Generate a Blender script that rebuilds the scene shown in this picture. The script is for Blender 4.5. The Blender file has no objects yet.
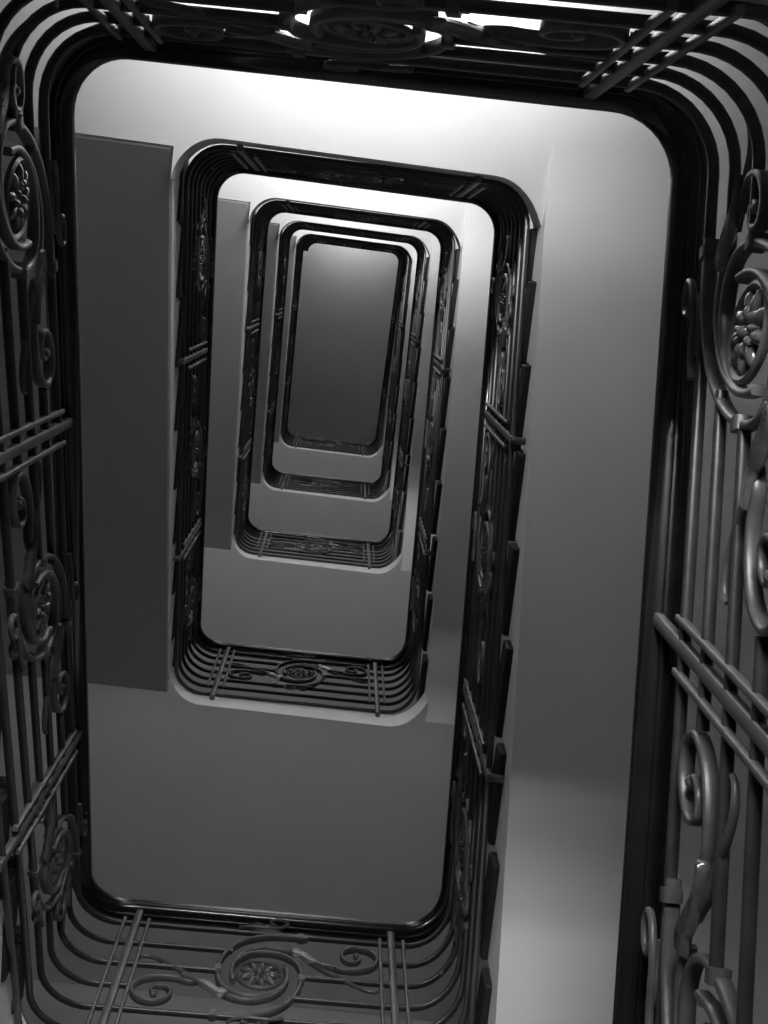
import bpy, math
from mathutils import Vector, Matrix

C = bpy.context.scene.collection
PI = math.pi
# ------------------------------------------------------------------ dimensions (metres)
W2, L2 = 0.6554, 1.3992            # inner edge of the handrail around the open well
A, B = W2 + 0.042, L2 + 0.042      # centre line of the railing
R = 0.17                           # corner radius of the railing
SX, SY = A + 0.034, B + 0.001      # string face of the flights / fascia of the landings
SR = 0.17
YF = L2 - 0.008                    # fold between landing and flight soffits
TX = A + 0.010
SXL, TXL = A + 0.012, A + 0.001    # same on the left-hand flights
CX = A + 0.001                     # rounded landing corners follow the lowest bar                     # tread ends
WX, WYF, WYB = 1.98, -2.95, 3.22   # outer walls
FLOOR, SLAB = 0.90, 0.20           # landing floor below the handrail, slab thickness
# handrail height at each landing (left corner, right corner)
BZ = {-1: (-2.92, -2.84), 0: (-.044, .0045), 1: (3.335, 3.384), 2: (7.01, 7.059), 3: (10.452, 10.501), 4: (13.996, 14.02)}
TZ = {-2: (-5.08, -5.15), -1: (-1.449, -1.70), 0: (1.674, 1.625), 1: (5.316, 5.267), 2: (8.747, 8.698), 3: (12.319, 12.27), 4: (14.02, 14.02)}
TOP = 4                            # last landing (attic gallery)


def bfl(n): return sum(BZ[n]) / 2 - FLOOR
def tfl(n): return sum(TZ[n]) / 2 - FLOOR


# ------------------------------------------------------------------ materials
def principled(name):
    m = bpy.data.materials.new(name); m.use_nodes = True
    return m, m.node_tree, m.node_tree.nodes['Principled BSDF']


def noisy(name, c0, c1, scale, rough, bump=0.0, spec=0.5, detail=4, metal=0.0, coat=0.0):
    m, t, p = principled(name)
    tc = t.nodes.new('ShaderNodeTexCoord'); n = t.nodes.new('ShaderNodeTexNoise')
    n.inputs['Scale'].default_value = scale; n.inputs['Detail'].default_value = detail
    r = t.nodes.new('ShaderNodeValToRGB')
    r.color_ramp.elements[0].position = .3; r.color_ramp.elements[1].position = .7
    r.color_ramp.elements[0].color = (c0, c0, c0, 1); r.color_ramp.elements[1].color = (c1, c1, c1, 1)
    t.links.new(tc.outputs['Object'], n.inputs['Vector'])
    t.links.new(n.outputs['Fac'], r.inputs['Fac']); t.links.new(r.outputs['Color'], p.inputs['Base Color'])
    p.inputs['Roughness'].default_value = rough
    p.inputs['Specular IOR Level'].default_value = spec
    p.inputs['Metallic'].default_value = metal
    p.inputs['Coat Weight'].default_value = coat
    if bump:
        b = t.nodes.new('ShaderNodeBump'); b.inputs['Strength'].default_value = bump; b.inputs['Distance'].default_value = .01
        t.links.new(n.outputs['Fac'], b.inputs['Height']); t.links.new(b.outputs['Normal'], p.inputs['Normal'])
    return m


M_PLASTER = noisy('painted_plaster', .66, .70, 3.0, .92, .08, .2)
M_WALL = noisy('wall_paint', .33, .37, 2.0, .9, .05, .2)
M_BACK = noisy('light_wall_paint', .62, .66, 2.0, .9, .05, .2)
M_LIT_EDGE = noisy('lit_edge_plaster', .84, .88, 4.0, .7, .0, .3)  # paler plaster, the light on slab edges is put into its colour
M_FLOOR = noisy('landing_stone', .10, .14, 6.0, .6, .05, .4)
M_TREAD = noisy('dark_tread', .012, .02, 8.0, .6, .05, .4)
M_IRON = noisy('black_iron', .028, .044, 30.0, .33, .05, .6)
M_FLAT = noisy('grey_iron', .09, .12, 25.0, .42, .05, .6)  # paler grey iron for posts, side bars and feet
M_SCROLL = noisy('scroll_iron', .07, .10, 35.0, .40, .08, .6)
M_LEAF = noisy('polished_iron', .07, .11, 40.0, .24, .1, .9)
M_RAIL = noisy('dark_polished_wood', .006, .012, 12.0, .22, .0, .5, coat=.3)
M_FRAME = noisy('window_paint', .6, .65, 5.0, .6)


def emissive(name, s):
    m, t, p = principled(name)
    p.inputs['Base Color'].default_value = (.8, .8, .8, 1)
    p.inputs['Emission Color'].default_value = (1, 1, 1, 1)
    p.inputs['Emission Strength'].default_value = s
    return m


M_PANE = emissive('frosted_pane', .8)


# ------------------------------------------------------------------ mesh builder
class MB:
    def __init__(self): self.v, self.f = [], []

    def add(self, vs, fs):
        o = len(self.v); self.v += [Vector(p) for p in vs]; self.f += [[i + o for i in f] for f in fs]

    def sweep(self, pts, nrm, prof, caps=True, scale=None, closed=False):
        """prof = list of (n, b); pts a polyline; nrm = plane normal at each point"""
        k = len(prof); n = len(pts); vs = []
        for i, p in enumerate(pts):
            if closed:
                t = (pts[(i + 1) % n] - pts[i - 1])
            else:
                t = pts[min(i + 1, n - 1)] - pts[max(i - 1, 0)]
            t = t.normalized(); nn = nrm[i]
            bb = t.cross(nn)
            if bb.length < 1e-6: bb = Vector((0, 0, 1)).cross(nn)
            bb.normalize()
            s = scale[i] if scale else 1.0
            vs += [p + nn * (a * s) + bb * (b * s) for a, b in prof]
        fs = []
        for i in range(n if closed else n - 1):
            j = (i + 1) % n
            for q in range(k):
                fs.append([i * k + q, i * k + (q + 1) % k, j * k + (q + 1) % k, j * k + q])
        if caps and not closed:
            fs.append(list(range(k))[::-1]); fs.append([(n - 1) * k + q for q in range(k)])
        self.add(vs, fs)

    def box(self, lo, hi):
        x0, y0, z0 = lo; x1, y1, z1 = hi
        self.add([(x0, y0, z0), (x1, y0, z0), (x1, y1, z0), (x0, y1, z0), (x0, y0, z1), (x1, y0, z1), (x1, y1, z1), (x0, y1, z1)],
                 [[3, 2, 1, 0], [4, 5, 6, 7], [0, 1, 5, 4], [1, 2, 6, 5], [2, 3, 7, 6], [3, 0, 4, 7]])

    def prism(self, poly, ext):
        """poly: list of 3-D points in a plane, ext: extrusion vector"""
        n = len(poly); e = Vector(ext)
        self.add([Vector(p) for p in poly] + [Vector(p) + e for p in poly],
                 [list(range(n))[::-1], list(range(n, 2 * n))] + [[i, (i + 1) % n, n + (i + 1) % n, n + i] for i in range(n)])

    def ellipsoid(self, c, ax, seg=8, rings=5):
        a, b, d = ax; vs = []; fs = []
        c = Vector(c)
        for i in range(1, rings):
            th = PI * i / rings
            for j in range(seg):
                ph = 2 * PI * j / seg
                vs.append(c + a * (math.sin(th) * math.cos(ph)) + b * (math.sin(th) * math.sin(ph)) + d * math.cos(th))
        vs += [c + d, c - d]
        for i in range(rings - 2):
            for j in range(seg):
                fs.append([i * seg + j, (i + 1) * seg + j, (i + 1) * seg + (j + 1) % seg, i * seg + (j + 1) % seg])
        t = len(vs) - 2
        for j in range(seg):
            fs.append([t, j, (j + 1) % seg]); fs.append([t + 1, (rings - 2) * seg + (j + 1) % seg, (rings - 2) * seg + j])
        self.add(vs, fs)

    def build(self, name, mat, parent=None, smooth=True, bevel=0.0, kind=None, sharp=50):
        org = parent_world(parent)
        me = bpy.data.meshes.new(name)
        me.from_pydata([tuple(p - org) for p in self.v], [], self.f)
        import bmesh
        bm = bmesh.new(); bm.from_mesh(me)
        bmesh.ops.recalc_face_normals(bm, faces=bm.faces)
        bm.to_mesh(me); bm.free()
        me.materials.append(mat)
        if smooth:
            for p in me.polygons: p.use_smooth = True
        o = bpy.data.objects.new(name, me); C.objects.link(o)
        if parent: o.parent = parent
        if bevel:
            b = o.modifiers.new('bevel', 'BEVEL'); b.width = bevel; b.segments = 2; b.limit_method = 'ANGLE'; b.angle_limit = .6
        if smooth and not bevel:
            try: me.set_sharp_from_angle(angle=math.radians(sharp))
            except Exception: pass
        if kind: o['kind'] = kind
        return o


def parent_world(o):
    p = Vector((0, 0, 0))
    while o: p += o.location; o = o.parent
    return p


def thing(name, loc, label, cat, group=None):
    o = bpy.data.objects.new(name, None); C.objects.link(o)
    o.empty_display_size = .1; o.location = loc
    o['label'] = label; o['category'] = cat
    if group: o['group'] = group
    return o


# ------------------------------------------------------------------ the helical path of the railing
LS = 2 * (A - R) + PI * R           # landing piece with its two rounded corners
FS = 2 * (B - R)                    # straight flight piece
TURN = 2 * (LS + FS)


def plan(s):
    """s from the middle of a bottom landing, going up; returns (x, y), outward normal"""
    s = s % TURN
    h = TURN / 2; flip = 1
    if s > h * 1 - LS / 2 and s <= TURN - LS / 2:
        s -= h; flip = -1
    elif s > TURN - LS / 2:
        s -= TURN
    # now s in [-LS/2, LS/2 + FS]
    q = PI * R / 2; e = A - R
    if s < -e:
        a = (-s - e) / R
        x, y, nx, ny = -e - R * math.sin(a), B - R + R * math.cos(a), -math.sin(a), math.cos(a)
    elif s <= e:
        x, y, nx, ny = s, B, 0, 1
    elif s <= e + q:
        a = (s - e) / R
        x, y, nx, ny = e + R * math.sin(a), B - R + R * math.cos(a), math.sin(a), math.cos(a)
    else:
        x, y, nx, ny = A, B - R - (s - e - q), 1, 0
    return flip * x, flip * y, flip * nx, flip * ny


KN = []
cq = LS / 2 - PI * R / 4
for n in range(-1, TOP + 1):
    for (zz, s0, sgn) in ((BZ[n], n * TURN, 1), (TZ[n], (n + .5) * TURN, -1)):
        zl, zr = zz
        first, last = (zl, zr) if sgn == 1 else (zr, zl)
        KN += [(s0 - cq, first), (s0 + cq, last)]
KN.sort()


def zlin(s):
    if s <= KN[0][0]: return KN[0][1]
    for (a, za), (b, zb) in zip(KN, KN[1:]):
        if s <= b: return za + (zb - za) * (s - a) / (b - a)
    return KN[-1][1]


def zr(s):
    return sum(zlin(s + d * .03) for d in range(-6, 7)) / 13


def drop(s):
    """the bars hang a little lower under the rail on the lowest pieces"""
    h = -.5 * TURN
    if s < h - LS / 2: return .10
    if s < h + LS / 2: return .10 - .04 * (s - h + LS / 2) / LS
    return .06 * max(0, 1 - (s - h - LS / 2) / (FS * .9))


def at(s, off=0.0, w=0.0, hang=True):
    if hang: off -= drop(s)
    x, y, nx, ny = plan(s)
    return Vector((x + nx * w, y + ny * w, zr(s) + off)), Vector((nx, ny, 0))


def line(s0, s1, off, w=0.0, step=.03, hang=True):
    n = max(2, int(abs(s1 - s0) / step) + 1)
    P, N = [], []
    for i in range(n + 1):
        p, q = at(s0 + (s1 - s0) * i / n, off, w, hang); P.append(p); N.append(q)
    return P, N


def circ(r, k=8, ry=None):
    ry = ry or r
    return [(r * math.cos(2 * PI * i / k), ry * math.sin(2 * PI * i / k)) for i in range(k)]


def rect(a, b, c=.25):
    e = min(a, b) * c
    return [(a, b - e), (a - e, b), (-a + e, b), (-a, b - e), (-a, -b + e), (-a + e, -b), (a - e, -b), (a, -b + e)]


# moulded handrail cross-section: (across, up)
RAILP = [(-.022, -.034), (-.022, -.024), (-.034, -.022), (-.034, -.010), (-.040, -.006), (-.041, .006), (-.036, .018), (-.024, .027), (-.010, .031),
         (.010, .031), (.024, .027), (.036, .018), (.041, .006), (.040, -.006), (.034, -.010), (.034, -.022), (.022, -.024), (.022, -.034)]


def catmull(P, n=6):
    out = []
    Q = [P[0]] + list(P) + [P[-1]]
    for i in range(1, len(Q) - 2):
        p0, p1, p2, p3 = Q[i - 1:i + 3]
        for k in range(n):
            t = k / n
            out.append(tuple(.5 * ((2 * p1[c]) + (-p0[c] + p2[c]) * t + (2 * p0[c] - 5 * p1[c] + 4 * p2[c] - p3[c]) * t * t + (-p0[c] + 3 * p1[c] - 3 * p2[c] + p3[c]) * t ** 3) for c in range(len(p1))))
    out.append(tuple(P[-1]))
    return out


BAR1, DB = -.115, -.135
def bar_off(k): return BAR1 + DB * (k - 1)
MV = bar_off(3)                     # height of the rosette
BR = .0092

ARM = [(.16, .262), (.06, .262), (0, .25), (-.075, .205), (-.13, .115), (-.147, .01), (-.13, -.075), (-.085, -.125), (-.02, -.142), (.045, -.122), (.088, -.065), (.098, .0), (.085, .045)]
TAIL = [(-.088, -.06), (-.098, .0), (-.092, .06), (-.06, .125), (0, .163), (.06, .165), (.115, .142)]
LEAF = [(.100, .152), (.14, .138), (.175, .105), (.215, .078), (.265, .062)]
STEM = [(.17, .105), (.22, .055), (.28, .015), (.34, -.03), (.385, -.052), (.415, -.05), (.425, -.035)]
SCROLL = [(.20, .075), (.235, .085), (.285, .068), (.345, .070), (.40, .10), (.418, .155), (.39, .205), (.34, .218), (.298, .195), (.288, .155), (.308, .125), (.34, .125), (.355, .15), (.342, .168)]
# shorter tail where the panel runs into a rounded corner of the well
STEM_C = [(.17, .105), (.22, .075), (.28, .045), (.34, .015), (.39, -.005), (.41, .004), (.418, .018)]
SCROLL_C = [(.20, .075), (.235, .055), (.262, .015), (.255, -.035), (.215, -.058), (.178, -.04), (.172, -.002), (.20, .012), (.214, -.008), (.205, -.02)]
CURL = [(-.085, .0), (-.05, .012), (.0, .01), (.04, .022), (.052, .045), (.034, .064), (.008, .058), (.004, .038), (.02, .03)]


def motif(parent, s0, lod, ends=(True, True)):
    seg = 6 if lod == 0 else (4 if lod == 1 else 3)
    kk = 8 if lod == 0 else 6

    def curve(P, sg, off=0.0):
        off -= .008
        pts, nr = [], []
        for u, v in catmull(P, seg):
            p, q = at(s0 + sg * u, MV + sg * v, off); pts.append(p); nr.append(q)
        return pts, nr
    for sg in (1, -1):
        full = ends[1] if sg == 1 else ends[0]
        m = MB(); p, n = curve(ARM, sg, -.002); m.sweep(p, n, rect(.0135, .0072, .5)); m.build('spiral_arm', M_SCROLL, parent)
        m = MB(); p, n = curve(TAIL, sg, -.004); k = len(p)
        m.sweep(p, n, rect(.013, .007, .5))
        p, n = curve(STEM if full else STEM_C, sg, -.006); k = len(p)
        m.sweep(p, n, circ(.010, kk, .008), scale=[1.1 - .55 * i / k for i in range(k)])
        stem = m.build('stem', M_SCROLL, parent)
        m = MB(); p, n = curve(SCROLL if full else SCROLL_C, sg, -.004); k = len(p)
        m.sweep(p, n, rect(.014, .0068, .5), scale=[.75 + .25 * math.sin(PI * min(1, i / k * 1.2)) for i in range(k)])
        e = p[-1]; q = n[-1]
        tq = Vector((-q.y, q.x, 0))
        m.ellipsoid(e, (q * .016, tq * .014, Vector((0, 0, .014))), 8, 5)
        m.build('scroll', M_SCROLL, parent)
        # folded leaf: wide, lobed blade with a raised midrib
        m = MB(); cl = catmull(LEAF, 5); nn = len(cl); vs = []; fs = []
        for i, (u, v) in enumerate(cl):
            t = i / (nn - 1)
            d0 = cl[min(i + 1, nn - 1)]; d1 = cl[max(i - 1, 0)]
            dx, dy = d0[0] - d1[0], d0[1] - d1[1]; ln = math.hypot(dx, dy); dx, dy = dx / ln, dy / ln
            wd = (.029 - .021 * t) * (1 + .16 * math.sin(t * PI * 5)) * min(1, .35 + 5 * t) + .002
            for (a, h) in ((-1, -.004), (-.5, -.016), (0, -.010), (.5, -.016), (1, -.004), (.5, .004), (0, .009), (-.5, .004)):
                p, q = at(s0 + sg * (u - dy * wd * a), MV + sg * (v + dx * wd * a), h - .016)
                vs.append(p)
        for i in range(nn - 1):
            for j in range(8):
                fs.append([i * 8 + j, i * 8 + (j + 1) % 8, (i + 1) * 8 + (j + 1) % 8, (i + 1) * 8 + j])
        fs += [list(range(8)), [(nn - 1) * 8 + j for j in range(8)]]
        m.add(vs, fs); m.build('leaf', M_LEAF, parent, sharp=89)
    # small paired curls above and below, clipped to bars one and five
    for (bo, sg) in ((bar_off(1), 1), (bar_off(5), -1)):
        m = MB()
        for side in (1, -1):
            pts, nr = [], []
            for u, v in catmull(CURL, seg):
                p, q = at(s0 + side * sg * (u + .01) * (1.3 if side == 1 else .8), bo + sg * (v * (1.2 if side == 1 else .8) + .006), -.024 - .005 * side); pts.append(p); nr.append(q)
            m.sweep(pts, nr, circ(.0075, kk, .006))
        m.build('curl', M_SCROLL, parent)
    if lod < 2:                     # riveted collars where scrolls and bars meet
        for u, v in ((.135, .262), (-.135, -.262), (.147, -.012), (-.147, .012)):
            m = MB(); P, N = [], []
            for du in (-.011, .011):
                p, q = at(s0 + u + du, MV + v, -.0125); P.append(p); N.append(q)
            m.sweep(P, N, rect(.0165, .0155)); m.build('collar', M_SCROLL, parent)
    # rosette: ring, boss and petals
    m = MB()
    c, q = at(s0, MV, -.012); c2, _ = at(s0 + .05, MV, -.012)
    U = (c2 - c).normalized(); V = Vector((0, 0, 1)); V = (V - U * V.dot(U)).normalized(); Nn = U.cross(V)
    V = V * 1.08
    pts = [c + U * (.079 * math.cos(2 * PI * i / 24)) + V * (.079 * math.sin(2 * PI * i / 24)) for i in range(24)]
    ringm = MB(); ringm.sweep(pts, [Nn] * 24, circ(.0085, 6), closed=True)
    pet = 9
    if lod < 2:
        for i in range(pet):
            a = 2 * PI * i / pet
            d = U * math.cos(a) + V * math.sin(a); e = U * -math.sin(a) + V * math.cos(a)
            m.ellipsoid(c + d * .046, (d * .029, e * .0135, Nn * .013), 8, 5)
            a += PI / pet; d = U * math.cos(a) + V * math.sin(a); e = U * -math.sin(a) + V * math.cos(a)
            m.ellipsoid(c + d * .030, (d * .016, e * .009, Nn * .019), 6, 4)
    else:
        m.ellipsoid(c, (U * .06, V * .06, Nn * .012), 10, 4)
    m.ellipsoid(c, (U * .014, V * .014, Nn * .024), 8, 5)
    ro = m.build('rosette', M_LEAF, parent)
    ringm.build('rosette_ring', M_SCROLL, ro)


def post(parent, s, lod, lo_bar=7):
    m = MB()
    top, bot = -.03, bar_off(7) - .05
    P, N = [], []
    for o in (top, bot):
        p, q = at(s, o, -.015, o != top); P.append(p); N.append(q)
    m.sweep(P, N, rect(.009, .0135))
    p_ = m.build('post', M_FLAT, parent)
    # knuckle foot fixed sideways into the slab edge
    f = MB(); p, q = at(s, bar_off(7) - .045)
    f.sweep([p - q * .012, p + q * .03], [Vector((0, 0, 1))] * 2, rect(.014, .012))
    f.ellipsoid(p - q * .012, (q * .011, Vector((0, 0, .016)), Vector((-q.y, q.x, 0)) * .014), 8, 5)
    f.build('foot', M_FLAT, p_)
    for d in (-.044, .044):
        m = MB(); P, N = [], []
        for o in (bar_off(1) + .02, bar_off(6) - .03):
            p, q = at(s + d, o, -.020); P.append(p); N.append(q)
        m.sweep(P, N, rect(.008, .0062))
        m.build('side_bar', M_FLAT, parent)


def railing(s0, s1, motifs, posts, label, lod, first7, loc):
    """one section of balustrade between s0 and s1"""
    t = thing('stair_railing', loc, label, 'railing', 'sections of iron balustrade')
    P, N = line(s0, s1, 0, hang=False)
    m = MB(); m.sweep(P, N, [(a * 1.02, -b) for a, b in RAILP]); m.build('handrail', M_RAIL, t)
    # thin iron core strip under the wood
    m = MB(); P, N = line(s0, s1, -.039, hang=False); m.sweep(P, N, rect(.010, .005)); m.build('core_strip', M_RAIL, t)
    for k in range(1, 8):
        cuts = []
        if k in (2, 3, 4):
            for c, left_end, right_end in motifs:
                lo, hi = -.145, .145
                if k == 2:
                    lo = -.105; hi = .43 if right_end else .10
                if k == 4:
                    lo = -.43 if left_end else -.10; hi = .105
                cuts.append((c + lo, c + hi))
        a = s0
        for lo, hi in cuts + [(s1, None)]:
            if lo - a > .02:
                m = MB(); P, N = line(a, lo, bar_off(k), -.0125, step=.03 if lod < 2 else .05)
                m.sweep(P, N, rect(.0108, .0068, .6) if lod < 2 else rect(.011, .007)); m.build('bar', M_IRON, t)
            a = hi
    for c, le, ri in motifs: motif(t, c, lod, (le, ri))
    for c in posts: post(t, c, lod)
    return t


ORD = ['nearest the camera', 'one storey up', 'two storeys up', 'three storeys up', 'four storeys up']
def lod_of(i): return 0 if i < 2 else (1 if i < 4 else 2)


PU = .473
def landing_rail(kind, n, label, lod):
    s = n * TURN if kind == 'B' else (n + .5) * TURN
    y = B if kind == 'B' else -B
    fl = bfl(n) if kind == 'B' else tfl(n)
    return railing(s - LS / 2, s + LS / 2, [(s, True, True)], [s - PU, s + PU], label, lod, True, (0, y, fl))


FM = (-.985, 0.0, .985)
def flight_rail(kind, n, label, lod, flat=False):
    """kind R: from bottom landing n to top landing n; L: from top landing n to bottom landing n+1"""
    s = (n + .25) * TURN if kind == 'R' else (n + .75) * TURN
    x = A if kind == 'R' else -A
    ma, mb, mc, pa, pb = -.985, 0, .985, -.525, .525
    if kind == 'R': pa, pb = -.578, .483
    if kind == 'R' and n == -1: ma, mb, mc, pa, pb = -1.03, -.09, .985, -.60, .43
    if kind == 'L' and n == -1: ma, mb, mc, pa, pb = -1.06, -.03, .955, -.512, .584
    mot = [(s + ma, False, True), (s + mb, True, True), (s + mc, True, False)]
    z = bfl(n) if kind == 'R' else tfl(n)
    return railing(s - FS / 2, s + FS / 2, mot, [s + pa, s + pb], label, lod, False, (x, 0, z))


# ------------------------------------------------------------------ slabs
def brighten_sides(o):
    """light on fascia and string faces, put into a paler colour than the soffits"""
    o.data.materials.append(M_LIT_EDGE)
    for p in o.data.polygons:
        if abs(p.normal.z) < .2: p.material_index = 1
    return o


def landing(kind, n, label, x0=-WX, x1=WX):
    fl = bfl(n) if kind == 'B' else tfl(n)
    sg = 1 if kind == 'B' else -1
    yo = WYB if kind == 'B' else -WYF
    poly = []; k = 10
    for i in range(k + 1):          # left fillet, from the side round to the fascia
        a = PI / 2 * i / k
        e = (SXL - CX) * (1 - math.sin(a)) ** 2
        poly.append((-CX - e + SR - SR * math.cos(a), SY - SR + SR * math.sin(a)))
    for i in range(k + 1):
        a = PI / 2 * i / k
        e = (SX - CX) * (1 - math.cos(a)) ** 2
        poly.append((CX + e - SR + SR * math.sin(a), SY - SR + SR * math.cos(a)))
    xw = WX - .004
    poly += [(SX, YF), (xw, YF), (xw, yo - .004), (-xw, yo - .004), (-xw, YF), (-SXL, YF)]
    t = thing('stair_landing', (0, sg * (SY + .5), fl), label, 'landing', 'stair landings')
    m = MB(); m.prism([(x, sg * y, fl - SLAB) for x, y in poly], (0, 0, SLAB - .012))
    brighten_sides(m.build('slab', M_PLASTER, t, smooth=False))
    m = MB(); m.prism([(x, sg * y, fl - .012) for x, y in poly], (0, 0, .012))
    m.build('floor_finish', M_FLOOR, t, smooth=False)
    return t


NR = 9
def flight(kind, n, label):
    sx, tx = (SX, TX) if kind == 'R' else (SXL, TXL)
    if kind == 'R': z0, z1, sg, d = bfl(n), tfl(n), 1, 1
    else: z0, z1, sg, d = tfl(n), bfl(n + 1), -1, -1
    # travels from y = +SY*d to y = -SY*d
    rise = (z1 - z0) / NR; go = .312
    t = thing('stair_flight', (sg * (SX + .6), d * SY, z0), label, 'stairs', 'stair flights')
    y_r = [YF - .002] + [1.12 - go * i for i in range(NR - 1)]           # riser positions (in direction-normalised y)
    prof = [(YF - .001, z0 - SLAB), (YF + .03, z0 - SLAB + .002), (YF + .03, z0 - .02), (YF - .001, z0 - .02)]
    for i in range(NR):
        prof.append((y_r[i] - .004, z0 + rise * (i + 1) - .04))
        prof.append((y_r[i + 1] - .004 if i < NR - 1 else -YF + .001, z0 + rise * (i + 1) - .04))
    zb = z1 - SLAB
    if kind == 'R':                 # coved junction with the landing soffit
        sl = (z1 - z0) / (2 * YF); c = .22
        prof.append((-YF + .001, zb - .0005))
        for i in range(25):
            u = i / 24
            prof.append((-YF - c * (1 - u) ** 2 + c * u * u, zb - .002 - sl * c * u * u))
    else:
        prof += [(-YF - .03, z1 - .02), (-YF - .03, zb + .002), (-YF + .001, zb)]
    m = MB(); m.prism([(sg * sx, d * y, z) for y, z in prof], (sg * (WX - sx - .01), 0, 0))
    brighten_sides(m.build('soffit', M_PLASTER, t, smooth=False, bevel=.016))
    for i in range(NR):
        zt = z0 + rise * (i + 1)
        yn = y_r[i + 1] if i < NR - 1 else -(SY - SR) - .0
        yb = d * yn; ya = d * y_r[i]; yo = d * (y_r[i] + .028)
        m = MB(); xa, xb = sg * tx, sg * (WX - .01)
        # solid stone step with a rounded nosing, its end facing the well
        pr = [(yb, zt - rise + .075), (ya, zt - rise + .035), (ya, zt - .042), (yo, zt - .034), (yo, zt), (yb, zt)]
        m.prism([(xa, y, z) for y, z in pr], (xb - xa, 0, 0))
        m.build('step', M_TREAD, t, smooth=False, bevel=.008)
    return t


# ------------------------------------------------------------------ build the staircase
W_ = {-1: 'below the camera', 0: 'first', 1: 'second', 2: 'third', 3: 'fourth', 4: 'topmost'}
flight('R', -1, 'flight of stairs carrying the largest right-hand railing, nearest the camera')
SZ = ['largest', 'second largest', 'third largest', 'fourth largest', 'smallest']
for n in range(-1, TOP):
    landing('T', n, SZ[n + 1] + ' landing across the top of the well' + ('' if n == -1 else ', brightly lit white underside'))
    flight('L', n, SZ[n + 1] + ' dark plaster stair flight seen from below on the left of the well')
for n in range(0, TOP + 1):
    landing('B', n, SZ[n] + ' landing across the bottom of the well, grey underside and pale curved edge')
    if n < TOP:
        flight('R', n, SZ[n] + ' plaster stair flight seen from below on the right, fading from pale to grey')
idx = 0
flight_rail('R', -1, 'black iron railing at the far right edge, large rosette and slanting grey posts close up', 0)
for n in range(-1, TOP):
    landing_rail('T', n, SZ[n + 1] + ' black railing across the top of the well against bright plaster', lod_of(n + 1))
    flight_rail('L', n, SZ[n + 1] + ' black scrolled railing sloping along the left side of the well', lod_of(n + 1))
for n in range(0, TOP + 1):
    landing_rail('B', n, SZ[n] + ' iron railing across the bottom of the well, swirling rosette at its middle', lod_of(n))
for n in range(0, TOP):
    flight_rail('R', n, ['largest', 'second largest', 'third largest', 'smallest'][n] + ' dark railing sloping along the right of the well beside stepped stair ends', lod_of(n + 1))
# level guard round the attic opening
flight_rail('R', TOP, 'level guard railing along the right of the topmost opening', 2)
landing_rail('T', TOP, 'level guard railing across the top of the topmost opening under the ceiling', 2)
# attic gallery floor behind the guards
gz = bfl(TOP)
t = thing('gallery_floor', (SX + .6, 0, gz), 'topmost gallery floor on the right of the opening below the ceiling', 'floor')
m = MB(); m.box((SX, -SY, gz - SLAB), (WX, SY, gz)); m.build('slab', M_PLASTER, t, smooth=False)
landing('T', TOP, 'topmost gallery landing at the window side, level with the guard railing')

# ------------------------------------------------------------------ room shell
ZB, ZT = bfl(-1) - 3.5, gz + 3.1
def struct(name, lo, hi, mat):
    m = MB(); m.box(lo, hi); o = m.build(name, mat, None, smooth=False); o['kind'] = 'structure'; return o


struct('floor', (-WX - .2, WYF - .2, ZB - .2), (WX + .2, WYB + .2, ZB), M_FLOOR)
struct('ceiling', (-WX - .2, WYF - .2, ZT), (WX + .2, WYB + .2, ZT + .2), M_PLASTER)
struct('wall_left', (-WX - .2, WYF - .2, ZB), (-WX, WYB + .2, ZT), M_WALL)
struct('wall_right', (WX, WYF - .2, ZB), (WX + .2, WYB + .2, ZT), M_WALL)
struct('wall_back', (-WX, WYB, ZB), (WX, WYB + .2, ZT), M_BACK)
# window wall: piers, then a spandrel between each pair of windows
WW, Z0W, Z1W = .5, 1.6, 3.1
wins = [(k, tfl(k)) for k in range(-2, TOP - 1)] + [(TOP, ZT - 3.32)]
m = MB()
m.box((-WX, WYF - .2, ZB), (-WW, WYF, ZT)); m.box((WW, WYF - .2, ZB), (WX, WYF, ZT))
z = ZB
for k, f in wins:
    m.box((-WW, WYF - .2, z), (WW, WYF, f + Z0W)); z = f + Z1W
m.box((-WW, WYF - .2, z), (WW, WYF, ZT))
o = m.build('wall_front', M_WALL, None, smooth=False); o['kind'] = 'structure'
P_WIN, P_UP, P_LOW = 1.3, 40.0, 6.5


def area(x, y, z, sx, sy, tilt, energy, spread):
    """daylight at a window or added fill near it, aimed into the stairwell and up by `tilt`"""
    L = bpy.data.lights.new('window_and_fill_light', 'AREA'); L.shape = 'RECTANGLE'; L.size = sx; L.size_y = sy
    L.energy = energy; L.spread = math.radians(spread)
    o = bpy.data.objects.new('window_and_fill_light', L); C.objects.link(o)
    o.location = (x, y, z); o.rotation_euler = (-PI / 2 - math.radians(tilt), 0, 0)
    o.rotation_euler = (Vector((0, -math.cos(math.radians(tilt)), -math.sin(math.radians(tilt))))).to_track_quat('Z', 'Y').to_euler()


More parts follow.
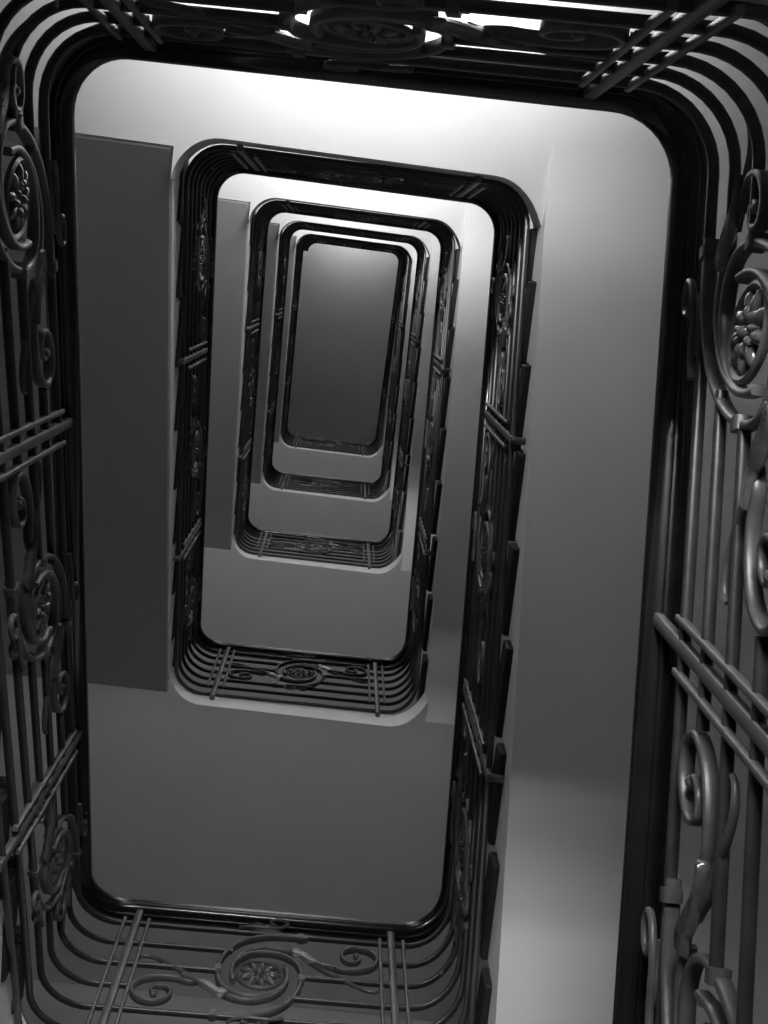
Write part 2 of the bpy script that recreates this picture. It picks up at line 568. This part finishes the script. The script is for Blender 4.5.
for i, (k, f) in enumerate(wins):
    m = MB(); y0, y1 = WYF - .12, WYF - .06; a, b = f + Z0W, f + Z1W
    for lo, hi in (((-WW, a), (-WW + .06, b)), ((WW - .06, a), (WW, b)), ((-WW + .06, a), (WW - .06, a + .06)), ((-WW + .06, b - .06), (WW - .06, b)),
                   ((-.025, a + .06), (.025, b - .06))):
        m.box((lo[0], y0, lo[1]), (hi[0], y1, hi[1]))
    w = m.build('window_%d' % (i + 1), M_FRAME, None, smooth=False); w['kind'] = 'structure'
    g = MB(); g.box((-WW + .06, y0 + .02, a + .06), (WW - .06, y0 + .03, b - .06)); g.build('pane', M_PANE, w, smooth=False)
    top = k == TOP
    area(0, WYF - .02, (a + b) / 2, 2 * WW - .1, b - a - .1, 0, P_WIN * (.4 if top else 1), 180)
    area(-.05, WYF + .12, f + (2.55 if top else 2.15), 1.0, .2, 70 if not top else 74, P_UP * (1.0 if top else 1), 112 if top else 108)  # added uplight without a real source, brightens landing soffits and ceiling
    area(0, WYF + .05, f + 1.80, .8, .05, 45, P_LOW * (1 if i == 0 else .4), 80)  # added strip, placed to give the light edge across the flight soffits
    if i == 0: area(0, WYF + .05, f + 2.2, .8, .05, 40, P_LOW * 1.2, 80)  # second added strip, brightens the lower end of the right-hand soffit

# ------------------------------------------------------------------ world, camera
wd = bpy.data.worlds.new('world'); bpy.context.scene.world = wd; wd.use_nodes = True
wd.node_tree.nodes['Background'].inputs[0].default_value = (.5, .5, .5, 1)
wd.node_tree.nodes['Background'].inputs[1].default_value = .0

cam = bpy.data.cameras.new('camera'); co = bpy.data.objects.new('camera', cam); C.objects.link(co)
F = 1250.056; cam.sensor_fit = 'VERTICAL'; cam.sensor_height = 36; cam.lens = F / 1024 * 36
cam.clip_start = .02; cam.clip_end = 100
rx, ry, rz = .18123, -.04763, .12169
c_, s_ = math.cos, math.sin
X = Matrix(((1, 0, 0), (0, c_(rx), -s_(rx)), (0, s_(rx), c_(rx))))
Y = Matrix(((c_(ry), 0, s_(ry)), (0, 1, 0), (-s_(ry), 0, c_(ry))))
Z = Matrix(((c_(rz), -s_(rz), 0), (s_(rz), c_(rz), 0), (0, 0, 1)))
Rm = Z @ Y @ X                      # rows: right, down, forward
rows = (Rm[0], -Rm[1], -Rm[2])
mw = Matrix.Identity(4)
for j in range(3):
    for i in range(3): mw[i][j] = rows[j][i]
mw.translation = (.02791, -.99054, -4.41008)
co.matrix_world = mw
bpy.context.scene.camera = co
bpy.context.scene.view_settings.view_transform = 'Standard'
bpy.context.scene.view_settings.look = 'None'
